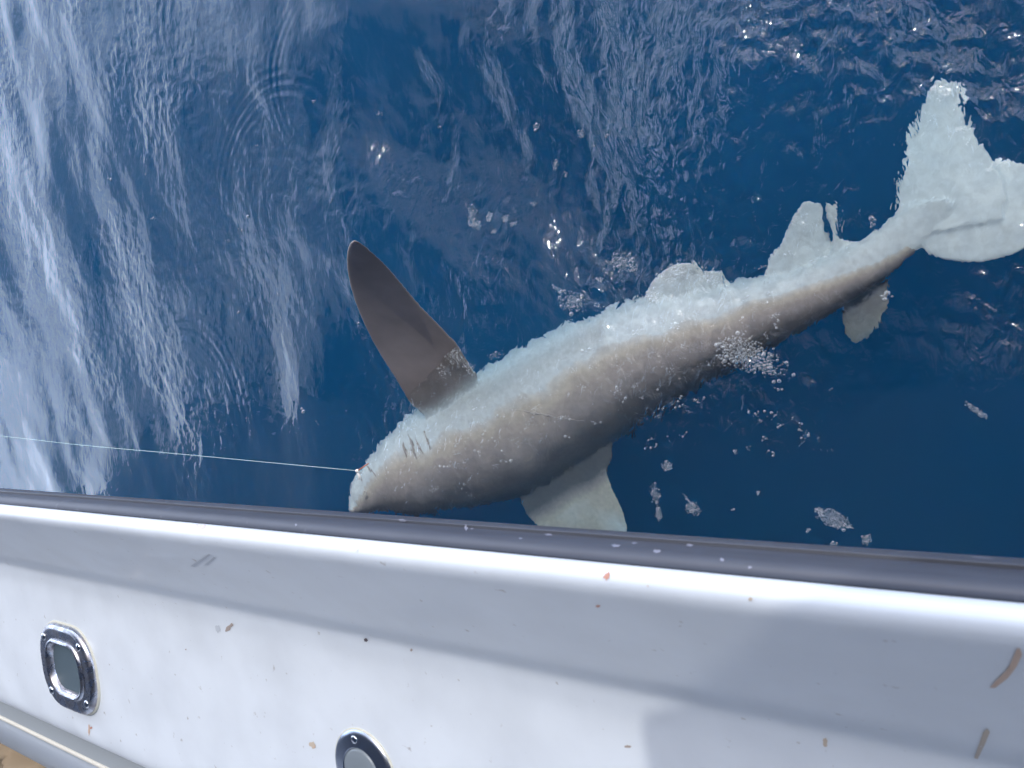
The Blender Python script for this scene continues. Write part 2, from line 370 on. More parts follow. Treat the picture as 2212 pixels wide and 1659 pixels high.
prof_ch = [(yi+.001, zc-.021), (yi-.004, zc-.045), (yi-.012, zc-.055), yz(2060, zc-.055), yz(2079, zc-.055)]
strip('inner_channel', prof_ch, greym, sub=3)
y0, z0 = yz(2079, zc-.055)
zz = zc-.755
strip('cream_strip', [(y0, .699+zz), (y0-.002, .705+zz), (y0-.009, .706+zz), (y0-.014, .701+zz)], cream, sub=3)
# steel handrail under the coaming
def tube(name, pts, rad, mat, parent=None, seg=14):
    c = smooth_curve([tuple(p) for p in pts], max(len(pts)*6, 8)) if len(pts) > 2 else np.array([tuple(p) for p in pts], float)
    vs_, fs = [], []
    for i, p in enumerate(c):
        t = Vector(c[min(i+1, len(c)-1)]-c[max(i-1, 0)]).normalized()
        u = t.orthogonal().normalized() if i == 0 else (pu-t*pu.dot(t)).normalized()
        pu = u; w = t.cross(u); r = rad[min(int(i*len(rad)/len(c)), len(rad)-1)] if isinstance(rad, (list, tuple)) else rad
        for k in range(seg):
            a = 2*math.pi*k/seg; vs_.append(Vector(p)+(u*math.cos(a)+w*math.sin(a))*r)
    for i in range(len(c)-1):
        for k in range(seg):
            a = i*seg+k; b_ = i*seg+(k+1) % seg; fs.append((a, b_, b_+seg, a+seg))
    fs.append(tuple(range(seg))[::-1]); fs.append(tuple((len(c)-1)*seg+k for k in range(seg)))
    return mesh_obj(name, vs_, fs, mat, parent)
rt = yz(2115, .750); rb_ = yz(2185, .735)
prof_tr = [(y0-.013, .699+zz), (y0-.02, .695+zz), yz(2115, .697+zz), yz(2140, .694+zz), yz(2165, .683+zz), yz(2185, .663+zz), yz(2192, .635+zz), (yz(2192, .635+zz)[0]+.002, .56)]
strip('steel_trim', prof_tr, material('grey_enamel', (.36, .40, .46), .28), sub=4)
yd = yz(2192, .635+zz)[0]
prof_deck = [(yd+.01, .57), (yd-.001, .16), (yd-.03, .13), (-3.2, .12)]
strip('deck', prof_deck, material('deck_paint', (.38, .33, .27), .7), sub=2)

# fittings -----------------------------------------------------------
def rrect(a, b_, r, n_=10):
    pts = []
    for cx_, cy_, s0 in ((a-r, b_-r, 0), (-a+r, b_-r, 90), (-a+r, -b_+r, 180), (a-r, -b_+r, 270)):
        for k in range(n_+1):
            t = math.radians(s0+90*k/n_); pts.append((cx_+r*math.cos(t), cy_+r*math.sin(t)))
    return pts
def ring_loft(rings, close_top=False):
    vs_, fs = [], []; m_ = len(rings[0])
    for rg in rings: vs_ += rg
    for i in range(len(rings)-1):
        for k in range(m_):
            a = i*m_+k; b_ = i*m_+(k+1) % m_; fs.append((a, b_, b_+m_, a+m_))
    if close_top: fs.append(tuple((len(rings)-1)*m_+k for k in range(m_)))
    return vs_, fs
def screw(loc, parent, rad=.009):
    rings = []
    for t in np.linspace(0, 85, 7):
        rr_ = rad*math.cos(math.radians(t)); zz = rad*.42*math.sin(math.radians(t))
        rings.append([(loc[0]+rr_*math.cos(a), loc[1]+rr_*math.sin(a), loc[2]+zz) for a in np.linspace(0, 2*math.pi, 17)[:-1]])
    vs_, fs = ring_loft(rings, True)
    o = mesh_obj('screw', vs_, fs, bright, None); o.parent = parent; return o
bright = material('bright_steel', (.72, .73, .76), .15, metal=1.)
rubber_plug = material('slate_blue_plug', (.06, .09, .115), .55)


# hawse pipe: rounded square flange, raised lip round a filled opening, four screws
def fitting(o):
    o.parent = boat; o.matrix_parent_inverse = boat.matrix_world.inverted(); return o
ZF = zc-.0003
hc = P(153, 1441, ZF)
wx, wy = .150, .122
ex, ey = hc.x, hc.y
def rr_at(a_, b_, r_, z):
    r_ = min(r_*1.22, b_*.97)
    return rr0(a_, b_, r_, z)
def rr0(a_, b_, r_, z): return [(ex+x, ey+y, z) for x, y in rrect(a_, b_, r_)]
rings = [rr_at(wx, wy, .085, ZF-.002), rr_at(wx, wy, .085, ZF+.006), rr_at(wx-.003, wy-.003, .083, ZF+.012), rr_at(wx-.010, wy-.009, .078, ZF+.0165), rr_at(wx-.018, wy-.016, .072, ZF+.017),
         rr_at(.104, .082, .052, ZF+.0165), rr_at(.102, .080, .051, ZF+.021), rr_at(.097, .075, .048, ZF+.023), rr_at(.091, .070, .045, ZF+.020), rr_at(.087, .066, .043, ZF+.010), rr_at(.085, .064, .042, ZF+.002)]
hv, hf = ring_loft(rings)
hawse = fitting(mesh_obj('hawse_pipe', hv, hf, steel, sharp=50)); hawse['label'] = 'rounded square steel fitting with four screws'
hv, hf = ring_loft([rr_at(.0855, .0645, .042, ZF+.006), rr_at(.05, .035, .02, ZF+.0045), rr_at(.02, .012, .01, ZF+.004)], True)
mesh_obj('opening', hv, hf, rubber_plug, hawse)
for sx_, sy_ in ((1, 1), (-1, 1), (1, -1), (-1, -1)):
    screw((ex+sx_*.1025, ey+sy_*.0785, ZF+.0165), hawse, .0115)
# rod holder: round flange with a cap and three screws
rc = P(789, 1664, ZF)
def circ(r_, z, n_=48): return [(rc.x+1.1*r_*math.cos(a), rc.y+1.1*r_*math.sin(a), z) for a in np.linspace(0, 2*math.pi, n_+1)[:-1]]
hv, hf = ring_loft([circ(.0715, ZF-.002), circ(.0715, ZF+.003), circ(.069, ZF+.006), circ(.063, ZF+.0075), circ(.054, ZF+.009), circ(.0445, ZF+.011), circ(.043, ZF+.010), circ(.0425, ZF+.004)])
rod = fitting(mesh_obj('rod_holder', hv, hf, steel_soft := material('brushed_steel', (.50, .54, .62), .27, metal=1.), sharp=40)); rod['label'] = 'round steel flange with a grey cap'
hv, hf = ring_loft([circ(.042, ZF+.004), circ(.0415, ZF+.0105), circ(.038, ZF+.0125), circ(.02, ZF+.014), circ(.006, ZF+.0145)], True)
mesh_obj('cap', hv, hf, material('grey_rubber_cap', (.16, .19, .22), .4), rod)
for a in (math.radians(100), math.radians(220), math.radians(340)):
    screw((rc.x+.062*math.cos(a), rc.y+.062*math.sin(a), ZF+.008), rod, .0085)

# ------------------------------------------------------------------ the shark
def W2(px, py, z): return np.array(PW(px, py, z))
# spine: picture x, y, half width in picture pixels, height of the axis, side to side flattening
ST = [(757, 1106, 6, 0, .9), (768, 1092, 28, 0, .8), (788, 1070, 45, 0, .75), (815, 1050, 62, 0, .72), (850, 1034, 83, 0, .74), (890, 1016, 99, 0, .78), (940, 992, 113, -.14, .82),
      (1000, 969, 128, -.15, .85), (1060, 944, 141, -.155, .86), (1120, 914, 147, -.158, .87), (1180, 880, 144, -.16, .87), (1240, 847, 140, -.155, .87), (1300, 814, 133, -.15, .86), (1360, 783, 125, -.14, .86), (1420, 756, 116, -.13, .85),
      (1480, 732, 106, -.12, .85), (1540, 710, 96, -.11, .84), (1600, 689, 86, -.10, .83), (1650, 671, 78, -.095, .82), (1700, 652, 70, -.09, .8), (1750, 631, 63, -.085, .78), (1800, 607, 58, -.08, .74),
      (1850, 578, 53, -.078, .7), (1900, 545, 49, -.076, .62), (1940, 515, 46, 0, .42), (1972, 490, 42, 0, .28), (2002, 466, 36, 0, .16), (2030, 444, 24, 0, .10), (2048, 430, 10, 0, .10)]
st3 = []
for (px, py, hw, z, fl) in ST:
    rad_ = hw*mpp(px, py, z); z = -(rad_*(.25+.75*fl)+.022+.02*max(0, (1500-px)/700)); c = W2(px, py, z); st3.append((*c, hw*mpp(px, py, z*.75), fl))
sp = smooth_curve(st3, 130)
UP = np.array([0, 0, 1.])
bv, bf, bat = [], [], []
NS = 56
axis_T, axis_B = [], []
for i, r_ in enumerate(sp):
    c = r_[:3]; t = sp[min(i+1, len(sp)-1), :3]-sp[max(i-1, 0), :3]; t /= np.linalg.norm(t)
    v = c-CAM; v /= np.linalg.norm(v)
    side = np.cross(v, t); side /= np.linalg.norm(side)      # across the view
    if side[1] < 0: side = -side
    dep = np.cross(side, t); dep /= np.linalg.norm(dep)
    if dep[2] < 0: dep = -dep
    u = i/(len(sp)-1)
    # the belly faces outboard and a little up
    roll = math.radians(24-6*u)
    belly = side*math.cos(roll)+dep*math.sin(roll)
    axis_T.append(t); axis_B.append(belly)
    for k in range(NS):
        a = 2*math.pi*k/NS
        ca, sa = math.cos(a), math.sin(a)
        e = 2.25
        rx = abs(ca)**(2/e)*(1 if ca > 0 else -1); ry = abs(sa)**(2/e)*(1 if sa > 0 else -1)
        bv.append(c+side*rx*r_[3]+dep*ry*r_[3]*r_[4])
for i in range(len(sp)-1):
    for k in range(NS):
        a = i*NS+k; b_ = i*NS+(k+1) % NS; bf.append((a, b_, b_+NS, a+NS))
bf.append(tuple(range(NS))[::-1]); bf.append(tuple((len(sp)-1)*NS+k for k in range(NS)))

def fin(lead, trail, zl, zt, th, nu=26, nv=34, tip=.15, water=True, camber=0.):
    """lead/trail: picture outlines from root to tip; zl/zt: (root, tip) heights along them"""
    f_ = PW if water else P
    def line(pts, zz):
        pts = smooth_curve([(x, y, 0) for x, y in pts], nv)
        return [np.array(f_(p[0], p[1], zz[0]+(zz[1]-zz[0])*(k/(nv-1))**1.2)) for k, p in enumerate(pts)]
    A, B = line(lead, zl), line(trail, zt)
    vs_, fs = [], []
    for j in range(nv):
        T = 1-(1-tip)*(j/(nv-1)); ch = B[j]-A[j]; jn = min(j+1, nv-1); jp = max(j-1, 0)
        sp_ = (A[jn]+B[jn]-A[jp]-B[jp]); nrm = np.cross(ch, sp_)
        if np.linalg.norm(nrm) < 1e-9: nrm = prev
        nrm = nrm/np.linalg.norm(nrm)
        if j and np.dot(nrm, prev) < 0: nrm = -nrm
        prev = nrm
        for side in (1, -1):
            for k in range(nu):
                u = k/(nu-1)
                prof = (1.9*math.sqrt(u)*(1-u)*1.0+.16*(1-u)+.10*math.sin(math.pi*u))*.75 + .26
                vs_.append(A[j]+ch*u+nrm*(side*th*T*prof+camber*math.sin(math.pi*u)*math.sin(math.pi*min(1, j/(nv-1)+.2))))
    row = 2*nu
    for j in range(nv-1):
        for s_ in (0, 1):
            for k in range(nu-1):
                a = j*row+s_*nu+k; q_ = (a, a+1, a+1+row, a+row); fs.append(q_ if s_ else q_[::-1])
        for k in (0, nu-1):
            a = j*row+k; q_ = (a, a+row, a+row+nu, a+nu); fs.append(q_ if k == 0 else q_[::-1])
    for k in range(nu-1):
        a = k; fs.append((a, a+1, a+1+nu, a+nu)); a = (nv-1)*row+k; fs.append((a+nu, a+nu+1, a+1, a))
    return vs_, fs

parts = [(bv, bf)]
# pectoral fin standing out of the water, dark against the light
parts.append(fin([(955, 925), (925, 893), (884, 862), (852, 812), (820, 762), (790, 706), (765, 645), (751, 590), (749, 548), (756, 525), (764, 520)],
                 [(1060, 842), (1035, 795), (1000, 755), (952, 706), (908, 660), (868, 612), (836, 575), (806, 546), (783, 527), (772, 521), (767, 520)],
                 (-.10, .40), (-.09, .40), .011, nv=60, tip=.36, water=False))
# the other pectoral, pale under the surface beside the rail
parts.append(fin([(1110, 985), (1125, 1040), (1122, 1078), (1135, 1110), (1172, 1150), (1220, 1195), (1260, 1225)],
                 [(1325, 930), (1322, 985), (1311, 1015), (1328, 1065), (1348, 1110), (1356, 1160), (1352, 1225)],
                 (-.16, -.20), (-.14, -.20), .009, tip=.5))
# pelvic fins, anal fin and clasper like flaps
parts.append(fin([(1415, 700), (1392, 665), (1400, 622), (1425, 590), (1452, 572), (1478, 566)],
                 [(1610, 655), (1606, 625), (1578, 612), (1556, 584), (1530, 586), (1500, 564)], (-.08, -.045), (-.08, -.045), .008, tip=.4))
parts.append(fin([(1670, 625), (1652, 590), (1668, 545), (1698, 500), (1712, 462), (1735, 434), (1760, 430)],
                 [(1800, 560), (1800, 530), (1790, 512), (1787, 490), (1782, 465), (1778, 440), (1770, 430)], (-.06, -.03), (-.06, -.03), .009, tip=.4))
parts.append(fin([(1790, 570), (1795, 535), (1797, 505), (1790, 470), (1785, 440), (1788, 428)],
                 [(1880, 540), (1852, 516), (1822, 508), (1812, 490), (1815, 455), (1812, 432)], (-.055, -.03), (-.055, -.03), .009, tip=.5))
# second dorsal fin on the far side of the tail stalk
parts.append(fin([(1820, 650), (1822, 690), (1828, 716), (1838, 732), (1850, 740)],
                 [(1925, 590), (1922, 625), (1920, 655), (1905, 700), (1880, 730)], (-.10, -.17), (-.10, -.17), .008, tip=.4))
# tail: upper lobe, lower lobe
parts.append(fin([(1925, 520), (1932, 440), (1943, 372), (1955, 305), (1978, 238), (1998, 200), (2012, 176), (2024, 168)],
                 [(2165, 470), (2168, 400), (2130, 335), (2102, 300), (2086, 262), (2074, 215), (2055, 182), (2040, 170)], (-.042, -.032), (-.042, -.032), .010, nv=44, tip=.4))
parts.append(fin([(1955, 495), (2005, 545), (2075, 562), (2150, 558), (2230, 530), (2320, 490), (2420, 450), (2480, 420)],
                 [(2040, 360), (2085, 330), (2130, 345), (2200, 352), (2260, 348), (2340, 352), (2430, 380), (2482, 405)], (-.045, -.07), (-.042, -.07), .010, nv=44, tip=.4))
allv, allf = [], []
for v_, f_ in parts:
    o0 = len(allv); allv += list(v_); allf += [tuple(i+o0 for i in q_) for q_ in f_]
shark = mesh_obj('shark', allv, allf, None, smooth=True)
rm = shark.modifiers.new('remesh', 'REMESH'); rm.mode = 'VOXEL'; rm.voxel_size = .0034; rm.use_smooth_shade = True
sm = shark.modifiers.new('smooth', 'SMOOTH'); sm.factor = .5; sm.iterations = 5
dg = bpy.context.evaluated_depsgraph_get(); nm = bpy.data.meshes.new_from_object(shark.evaluated_get(dg)); shark.modifiers.clear(); shark.data = nm; nm.name = 'shark'
nm.polygons.foreach_set('use_smooth', [True]*len(nm.polygons))
print('shark verts', len(nm.vertices))
# pigment: dark back, white belly, and backlit shade painted into the raised fin
co = np.zeros(len(nm.vertices)*3); nm.vertices.foreach_get('co', co); co = co.reshape(-1, 3)
C = sp[:, :3]; TT = np.array(axis_T); BB = np.array(axis_B); RR = sp[:, 3]
pig = np.zeros(len(co)); along = np.zeros(len(co)); raised = np.zeros(len(co))
for s0 in range(0, len(co), 20000):
    cc_ = co[s0:s0+20000]
    D = np.linalg.norm(cc_[:, None]-C[None], axis=2); ii = D.argmin(1)
    rel = cc_-C[ii]; rel -= TT[ii]*np.sum(rel*TT[ii], 1)[:, None]
    pig[s0:s0+20000] = np.sum(rel*BB[ii], 1)/np.maximum(RR[ii], .012)
    along[s0:s0+20000] = ii/(len(C)-1)
fin_b = np.array(P(930, 840, 0.03)); fin_t = np.array(P(762, 522, .4)); fa = fin_t-fin_b; fl_ = np.linalg.norm(fa); fa /= fl_
raised = smoothstep(-.05, .045, (co-fin_b)@fa)*(along < .6)*smoothstep(-.03, .0, co[:, 2])
off = np.zeros(len(co))
for s0 in range(0, len(co), 20000):
    D = np.linalg.norm(co[s0:s0+20000, None]-C[None], axis=2); ii = D.argmin(1); off[s0:s0+20000] = D.min(1)/np.maximum(RR[ii], .03)
finm = smoothstep(1.02, 1.5, off)
pig = pig-.10
raised = smoothstep(-.20, -.10, (co-fin_b)@fa)*(along < .6)*smoothstep(-.09, -.04, co[:, 2])*smoothstep(.86, 1.1, off)*(np.sum((co-fin_b)*fa, 1) > -.2)*(co[:, 1] > -.32)
pig = np.maximum(pig, np.where(along > .95, .9, -9))
target = np.where(along > .93, .95, np.where(co[:, 1] < -.3, .42, np.where(pig < 0, .30, np.where((along > .45) & (along < .74), .70, .90))))
target = np.where((pig < -.2) & (along > .6) & (along < .93), .22, target)
pig = pig+smoothstep(.86, .97, along)*.9*(1-finm)
pig = pig*(1-finm)+target*finm
at = nm.attributes.new('belly', 'FLOAT', 'POINT'); at.data.foreach_set('value', pig.astype(np.float32))
at = nm.attributes.new('along', 'FLOAT', 'POINT'); at.data.foreach_set('value', along.astype(np.float32))
at = nm.attributes.new('fin_shade', 'FLOAT', 'POINT'); at.data.foreach_set('value', raised.astype(np.float32))
sk = material('shark_skin', (.5, .5, .5), .38, **{'Subsurface Weight': 0.0})
n, l, b = nodes(sk)
ab = n.new('ShaderNodeAttribute'); ab.attribute_name = 'belly'; aa = n.new('ShaderNodeAttribute'); aa.attribute_name = 'along'; adu = n.new('ShaderNodeAttribute'); adu.attribute_name = 'fin_shade'
tcn = n.new('ShaderNodeTexCoord'); n1 = n.new('ShaderNodeTexNoise'); n1.inputs['Scale'].default_value = 6; n1.inputs['Detail'].default_value = 9; l.new(tcn.outputs['Object'], n1.inputs['Vector'])
m1 = n.new('ShaderNodeMath'); m1.operation = 'MULTIPLY_ADD'; l.new(n1.outputs['Fac'], m1.inputs[0]); m1.inputs[1].default_value = .80; l.new(ab.outputs['Fac'], m1.inputs[2])
m2 = n.new('ShaderNodeMath'); m2.operation = 'MULTIPLY_ADD'; l.new(aa.outputs['Fac'], m2.inputs[0]); m2.inputs[1].default_value = .14; l.new(m1.outputs[0], m2.inputs[2])
cr = n.new('ShaderNodeValToRGB'); l.new(m2.outputs[0], cr.inputs['Fac'])
e_ = cr.color_ramp.elements; e_[0].position = .0; e_[0].color = (.10, .093, .092, 1); e_[1].position = 1.0; e_[1].color = (.59, .64, .645, 1)
for p_, c_ in ((.20, (.19, .17, .165, 1)), (.42, (.28, .25, .238, 1)), (.64, (.37, .325, .29, 1)), (.80, (.48, .43, .36, 1)), (.95, (.55, .55, .52, 1))): x = e_.new(p_); x.color = c_
n4 = n.new('ShaderNodeTexNoise'); n4.inputs['Scale'].default_value = 70; n4.inputs['Detail'].default_value = 3; l.new(tcn.outputs['Object'], n4.inputs['Vector'])
mr = n.new('ShaderNodeMapRange'); mr.inputs[1].default_value = .3; mr.inputs[2].default_value = .7; mr.inputs[3].default_value = .88; mr.inputs[4].default_value = 1.08; l.new(n4.outputs['Fac'], mr.inputs[0])
mu = n.new('ShaderNodeVectorMath'); mu.operation = 'SCALE'; l.new(cr.outputs[0], mu.inputs[0]); l.new(mr.outputs[0], mu.inputs['Scale'])
md = n.new('ShaderNodeMix'); md.data_type = 'RGBA'; l.new(adu.outputs['Fac'], md.inputs[0]); l.new(mu.outputs[0], md.inputs[6]); md.inputs[7].default_value = (.19, .165, .155, 1)
mf = n.new('ShaderNodeMapRange'); mf.inputs[1].default_value = .3; mf.inputs[2].default_value = .7; mf.inputs[3].default_value = .72; mf.inputs[4].default_value = 1.25; l.new(n1.outputs['Fac'], mf.inputs[0])
sf = n.new('ShaderNodeVectorMath'); sf.operation = 'SCALE'; sf.inputs[0].default_value = (.19, .165, .155); l.new(mf.outputs[0], sf.inputs['Scale']); l.new(sf.outputs[0], md.inputs[7])
l.new(md.outputs[2], b.inputs['Base Color'])
bu = n.new('ShaderNodeBump'); bu.inputs['Strength'].default_value = .25; bu.inputs['Distance'].default_value = .001; l.new(n4.outputs['Fac'], bu.inputs['Height']); l.new(bu.outputs[0], b.inputs['Normal'])
nm.materials.clear(); nm.materials.append(sk)
tag(shark, 'white bellied grey brown shark rolled on its side at the surface, one fin raised', 'shark')
try: shark.cycles.is_caustics_receiver = True
except Exception: pass

from mathutils.bvhtree import BVHTree
def bvh_of(o):
    m_ = o.data; mw_ = o.matrix_world
    return BVHTree.FromPolygons([mw_ @ v.co for v in m_.vertices], [tuple(p.vertices) for p in m_.polygons])
bpy.context.view_layer.update()
B_SH = bvh_of(shark)
def hit_shark(px, py):
    a_ = PW(px, py, -.0001); c_ = PW(px, py, -.6); d_ = (c_-a_).normalized()
    r_ = B_SH.ray_cast(a_, d_, 1.)
    return r_[0], r_[1]
dark_skin = material('dark_skin_fold', (.33, .30, .28), .5)
def slit(name, pts, rad, mat=dark_skin):
    ps = []
    for p in smooth_curve([(x, y, 0) for x, y in pts], 9):
        h_, n_ = hit_shark(p[0], p[1])
        if h_ is not None: ps.append(h_+n_*rad*.15)
    if len(ps) < 3: return None
    m_ = len(ps); rads = [max(.25, math.sin(math.pi*(i+.5)/m_))*rad for i in range(m_)]
    o = tube(name, ps, rads, mat, shark, 8); return o
for g in ([(880, 938), (889, 958), (892, 978), (899, 992)], [(866, 955), (872, 974), (878, 990)], [(897, 946), (906, 966), (914, 982)], [(912, 930), (922, 955), (928, 972)]):
    slit('gill_slit', g, .006)
slit('mouth', [(781, 1004), (793, 1012), (805, 1026), (818, 1040)], .0032)
slit('mouth', [(783, 1012), (776, 1028), (781, 1046)], .002) 
slit('nostril', [(785, 1062), (790, 1068), (788, 1078)], .0045)
slit('skin_fold', [(1090, 880), (1140, 890), (1200, 900), (1262, 910)], .0022)

# ------------------------------------------------------------------ line and hook
pale = material('pale_green_line', (.42, .58, .58), .35)
hk = P(772, 1017, .015)
pts = [P(-700, 872, 1.0), P(-300, 915, .75), P(0, 942, .52), P(180, 962, .39), P(380, 980, .26), P(580, 999, .13), hk]
ln = tube('fishing_line', pts, .00075, pale, None, 8); tag(ln, 'taut pale green fishing line running from the left edge to the mouth of the shark', 'fishing line')
hook = empty('fishing_hook', hk); tag(hook, 'small rusty hook with a white crimp beside the snout of the shark', 'hook')
rust = material('rusty_wire', (.30, .12, .07), .6); wht = material('white_crimp', (.7, .66, .62), .5)
bpy.context.view_layer.update()
def kid(o, par): o.parent = par; o.matrix_parent_inverse = par.matrix_world.inverted(); return o
kid(tube('shank', [hk, P(780, 1012, .016), P(787, 1007, .012), P(796, 1001, .0)], .0022, rust, None, 8), hook)
bm = bmesh.new(); bmesh.ops.create_uvsphere(bm, u_segments=12, v_segments=8, radius=.0055)
for v in bm.verts: v.co = Vector((v.co.x*1.4, v.co.y, v.co.z))+hk
kid(bm_obj('crimp', bm, wht), hook)
kid(tube('loop', [hk, P(774, 1024, .012), P(777, 1030, .01), P(775, 1036, .006)], [.003, .004, .0035, .002], wht, None, 8), hook)

# ------------------------------------------------------------------ bubbles and foam
bub = bpy.data.materials.new('bubble_film'); bub.use_nodes = True; n = bub.node_tree.nodes; l = bub.node_tree.links; n.clear()
o_ = n.new('ShaderNodeOutputMaterial'); t_ = n.new('ShaderNodeBsdfTransparent'); g_ = n.new('ShaderNodeBsdfGlossy'); g_.inputs['Roughness'].default_value = .12; d_ = n.new('ShaderNodeBsdfDiffuse'); d_.inputs['Color'].default_value = (.8, .84, .86, 1)
lw = n.new('ShaderNodeLayerWeight'); lw.inputs['Blend'].default_value = .28
a1 = n.new('ShaderNodeMixShader'); a1.inputs[0].default_value = .10; l.new(t_.outputs[0], a1.inputs[1]); l.new(d_.outputs[0], a1.inputs[2])
a2 = n.new('ShaderNodeMixShader'); l.new(lw.outputs['Facing'], a2.inputs[0]); l.new(a1.outputs[0], a2.inputs[1])
ad_ = n.new('ShaderNodeAddShader'); m5 = n.new('ShaderNodeMixShader'); m5.inputs[0].default_value = .35; l.new(g_.outputs[0], m5.inputs[1]); l.new(d_.outputs[0], m5.inputs[2]); l.new(m5.outputs[0], a2.inputs[2])
l.new(a2.outputs[0], o_.inputs['Surface'])
def hemis(spots):
    vs_, fs = [], []
    for x, y, r_ in spots:
        z = float(sea_height(np.array([x]), np.array([y]))[0][0]) if False else None
        o0 = len(vs_); n_ = 9
        zb = ZB(x, y)
        for e_, (cr_, sr_) in enumerate(((1.0, -.12), (.88, .45), (.5, .82))):
            for k in range(n_):
                a = 2*math.pi*(k+.5*e_)/n_; vs_.append((x+r_*cr_*math.cos(a), y+r_*cr_*math.sin(a), zb+r_*sr_))
        vs_.append((x, y, zb+r_*.95))
        for e_ in range(2):
            for k in range(n_):
                a = o0+e_*n_+k; b_ = o0+e_*n_+(k+1) % n_; fs.append((a, b_, b_+n_, a+n_))
        for k in range(n_): fs.append((o0+2*n_+k, o0+2*n_+(k+1) % n_, o0+3*n_))
    return vs_, fs
def ZB(x, y):
    i = min(max(np.searchsorted(xs, x)-1, 0), nx_-2); j = min(max(np.searchsorted(ys, y)-1, 0), ny_-2)
    fu = (x-xs[i])/(xs[i+1]-xs[i]); fv = (y-ys[j])/(ys[j+1]-ys[j])
    return float((ZZ[i, j]*(1-fu)+ZZ[i+1, j]*fu)*(1-fv)+(ZZ[i, j+1]*(1-fu)+ZZ[i+1, j+1]*fu)*fv)
def foam(name, label, blobs, seed):
    r = random.Random(seed); sp_ = []
    for (px, py, rx, ry, ang, cnt, rmin, rmax) in blobs:
        tries = 0; mine = []
        ca, sa = math.cos(math.radians(ang)), math.sin(math.radians(ang))
        while len(mine) < cnt and tries < cnt*12:
            tries += 1
            q_ = abs(r.gauss(0, .5)); t = r.random()*2*math.pi
            if q_ > 1.3: continue
            u, v = q_*rx*math.cos(t), q_*ry*math.sin(t)
            p = P(px+u*ca-v*sa, py+u*sa+v*ca, 0); rad_ = rmin*.85+(rmax*1.35-rmin)*r.random()**4
            if all((p.x-a)**2+(p.y-b_)**2 > (.8*(rad_+c_))**2 for a, b_, c_ in mine): mine.append((p.x, p.y, rad_))
        sp_ += mine
    v_, f_ = hemis(sp_)
    return tag(mesh_obj(name, v_, f_, bub), label, 'foam', kind='stuff')
mm_ = .001
foam('bubble_raft', 'raft of small clear bubbles on the dark flank of the shark left of the second dorsal fin', [(1605, 765, 52, 32, 20, 260, 2.2*mm_, 5*mm_), (1660, 790, 45, 30, 30, 90, 2*mm_, 4*mm_)], 1)
foam('bubble_raft', 'round patch of white foam bubbles in the water above the middle of the shark', [(1325, 568, 30, 20, 15, 90, 2*mm_, 4.2*mm_), (1355, 580, 18, 12, 40, 30, 2*mm_, 4*mm_), (1285, 603, 8, 6, 0, 10, 2*mm_, 4*mm_)], 2)
foam('bubble_raft', 'teardrop patch of foam bubbles just above the belly of the shark', [(1234, 652, 26, 20, 35, 95, 2*mm_, 4.5*mm_), (1205, 628, 16, 5, 40, 22, 1.8*mm_, 3*mm_)], 3)
foam('foam_flecks', 'small white foam flecks scattered on the blue water right of the raised fin', [(1008, 462, 8, 20, -10, 60, 1.6*mm_, 3*mm_), (1020, 485, 14, 8, 10, 50, 1.6*mm_, 3*mm_), (1045, 468, 6, 10, 0, 34, 1.6*mm_, 3*mm_), (1083, 470, 8, 8, 20, 26, 1.6*mm_, 3*mm_), (1100, 484, 6, 5, 0, 16, 1.6*mm_, 3*mm_), (1060, 500, 6, 5, 0, 14, 1.6*mm_, 3*mm_), (1172, 350, 6, 12, 10, 16, 1.6*mm_, 3*mm_), (1195, 372, 4, 7, 0, 9, 1.6*mm_, 3*mm_), (1130, 437, 7, 5, 0, 10, 1.6*mm_, 3*mm_)], 4)
foam('foam_flecks', 'foam flecks dotted in the open water near the top of the picture', [(1131, 266, 7, 8, 0, 20, 2*mm_, 4*mm_), (1227, 281, 6, 8, 0, 26, 2*mm_, 3*mm_), (1302, 290, 6, 4, 0, 12, 2*mm_, 3*mm_), (805, 243, 4, 6, 0, 5, 2*mm_, 4*mm_), (681, 220, 4, 4, 0, 4, 2*mm_, 4*mm_), (920, 268, 4, 4, 0, 4, 2*mm_, 3*mm_), (1258, 310, 5, 4, 0, 5, 2*mm_, 3*mm_)], 5)
foam('bubble_raft', 'clump of foam bubbles on dark water above the black rub rail at the right', [(1800, 1118, 34, 15, 22, 170, 1.8*mm_, 4*mm_), (1772, 1104, 10, 5, 45, 16, 1.8*mm_, 3*mm_), (1833, 1134, 12, 4, 15, 20, 1.8*mm_, 3*mm_)], 6)
foam('foam_flecks', 'narrow upright streak of foam beside the pale fin under water', [(1413, 1068, 9, 20, -8, 60, 1.6*mm_, 3.4*mm_), (1420, 1112, 7, 17, -5, 40, 1.6*mm_, 3.4*mm_)], 7)
foam('foam_flecks', 'small foam clot right of the upright foam streak', [(1497, 1098, 15, 13, 30, 60, 1.8*mm_, 3.5*mm_), (1483, 1075, 10, 3, 50, 10, 1.6*mm_, 3*mm_), (1440, 1007, 11, 11, 0, 30, 1.6*mm_, 3.4*mm_)], 8)
foam('foam_flecks', 'last small foam dots against the rub rail near the right', [(1874, 1163, 9, 11, 0, 34, 1.8*mm_, 4*mm_), (1803, 1173, 8, 4, 0, 12, 1.8*mm_, 3*mm_), (1750, 1143, 6, 4, 0, 8, 1.8*mm_, 3*mm_), (1640, 1062, 5, 4, 0, 6, 1.6*mm_, 3*mm_), (1586, 1100, 4, 3, 0, 4, 1.6*mm_, 3*mm_), (2110, 885, 26, 6, 35, 60, 1.6*mm_, 3*mm_)], 9)
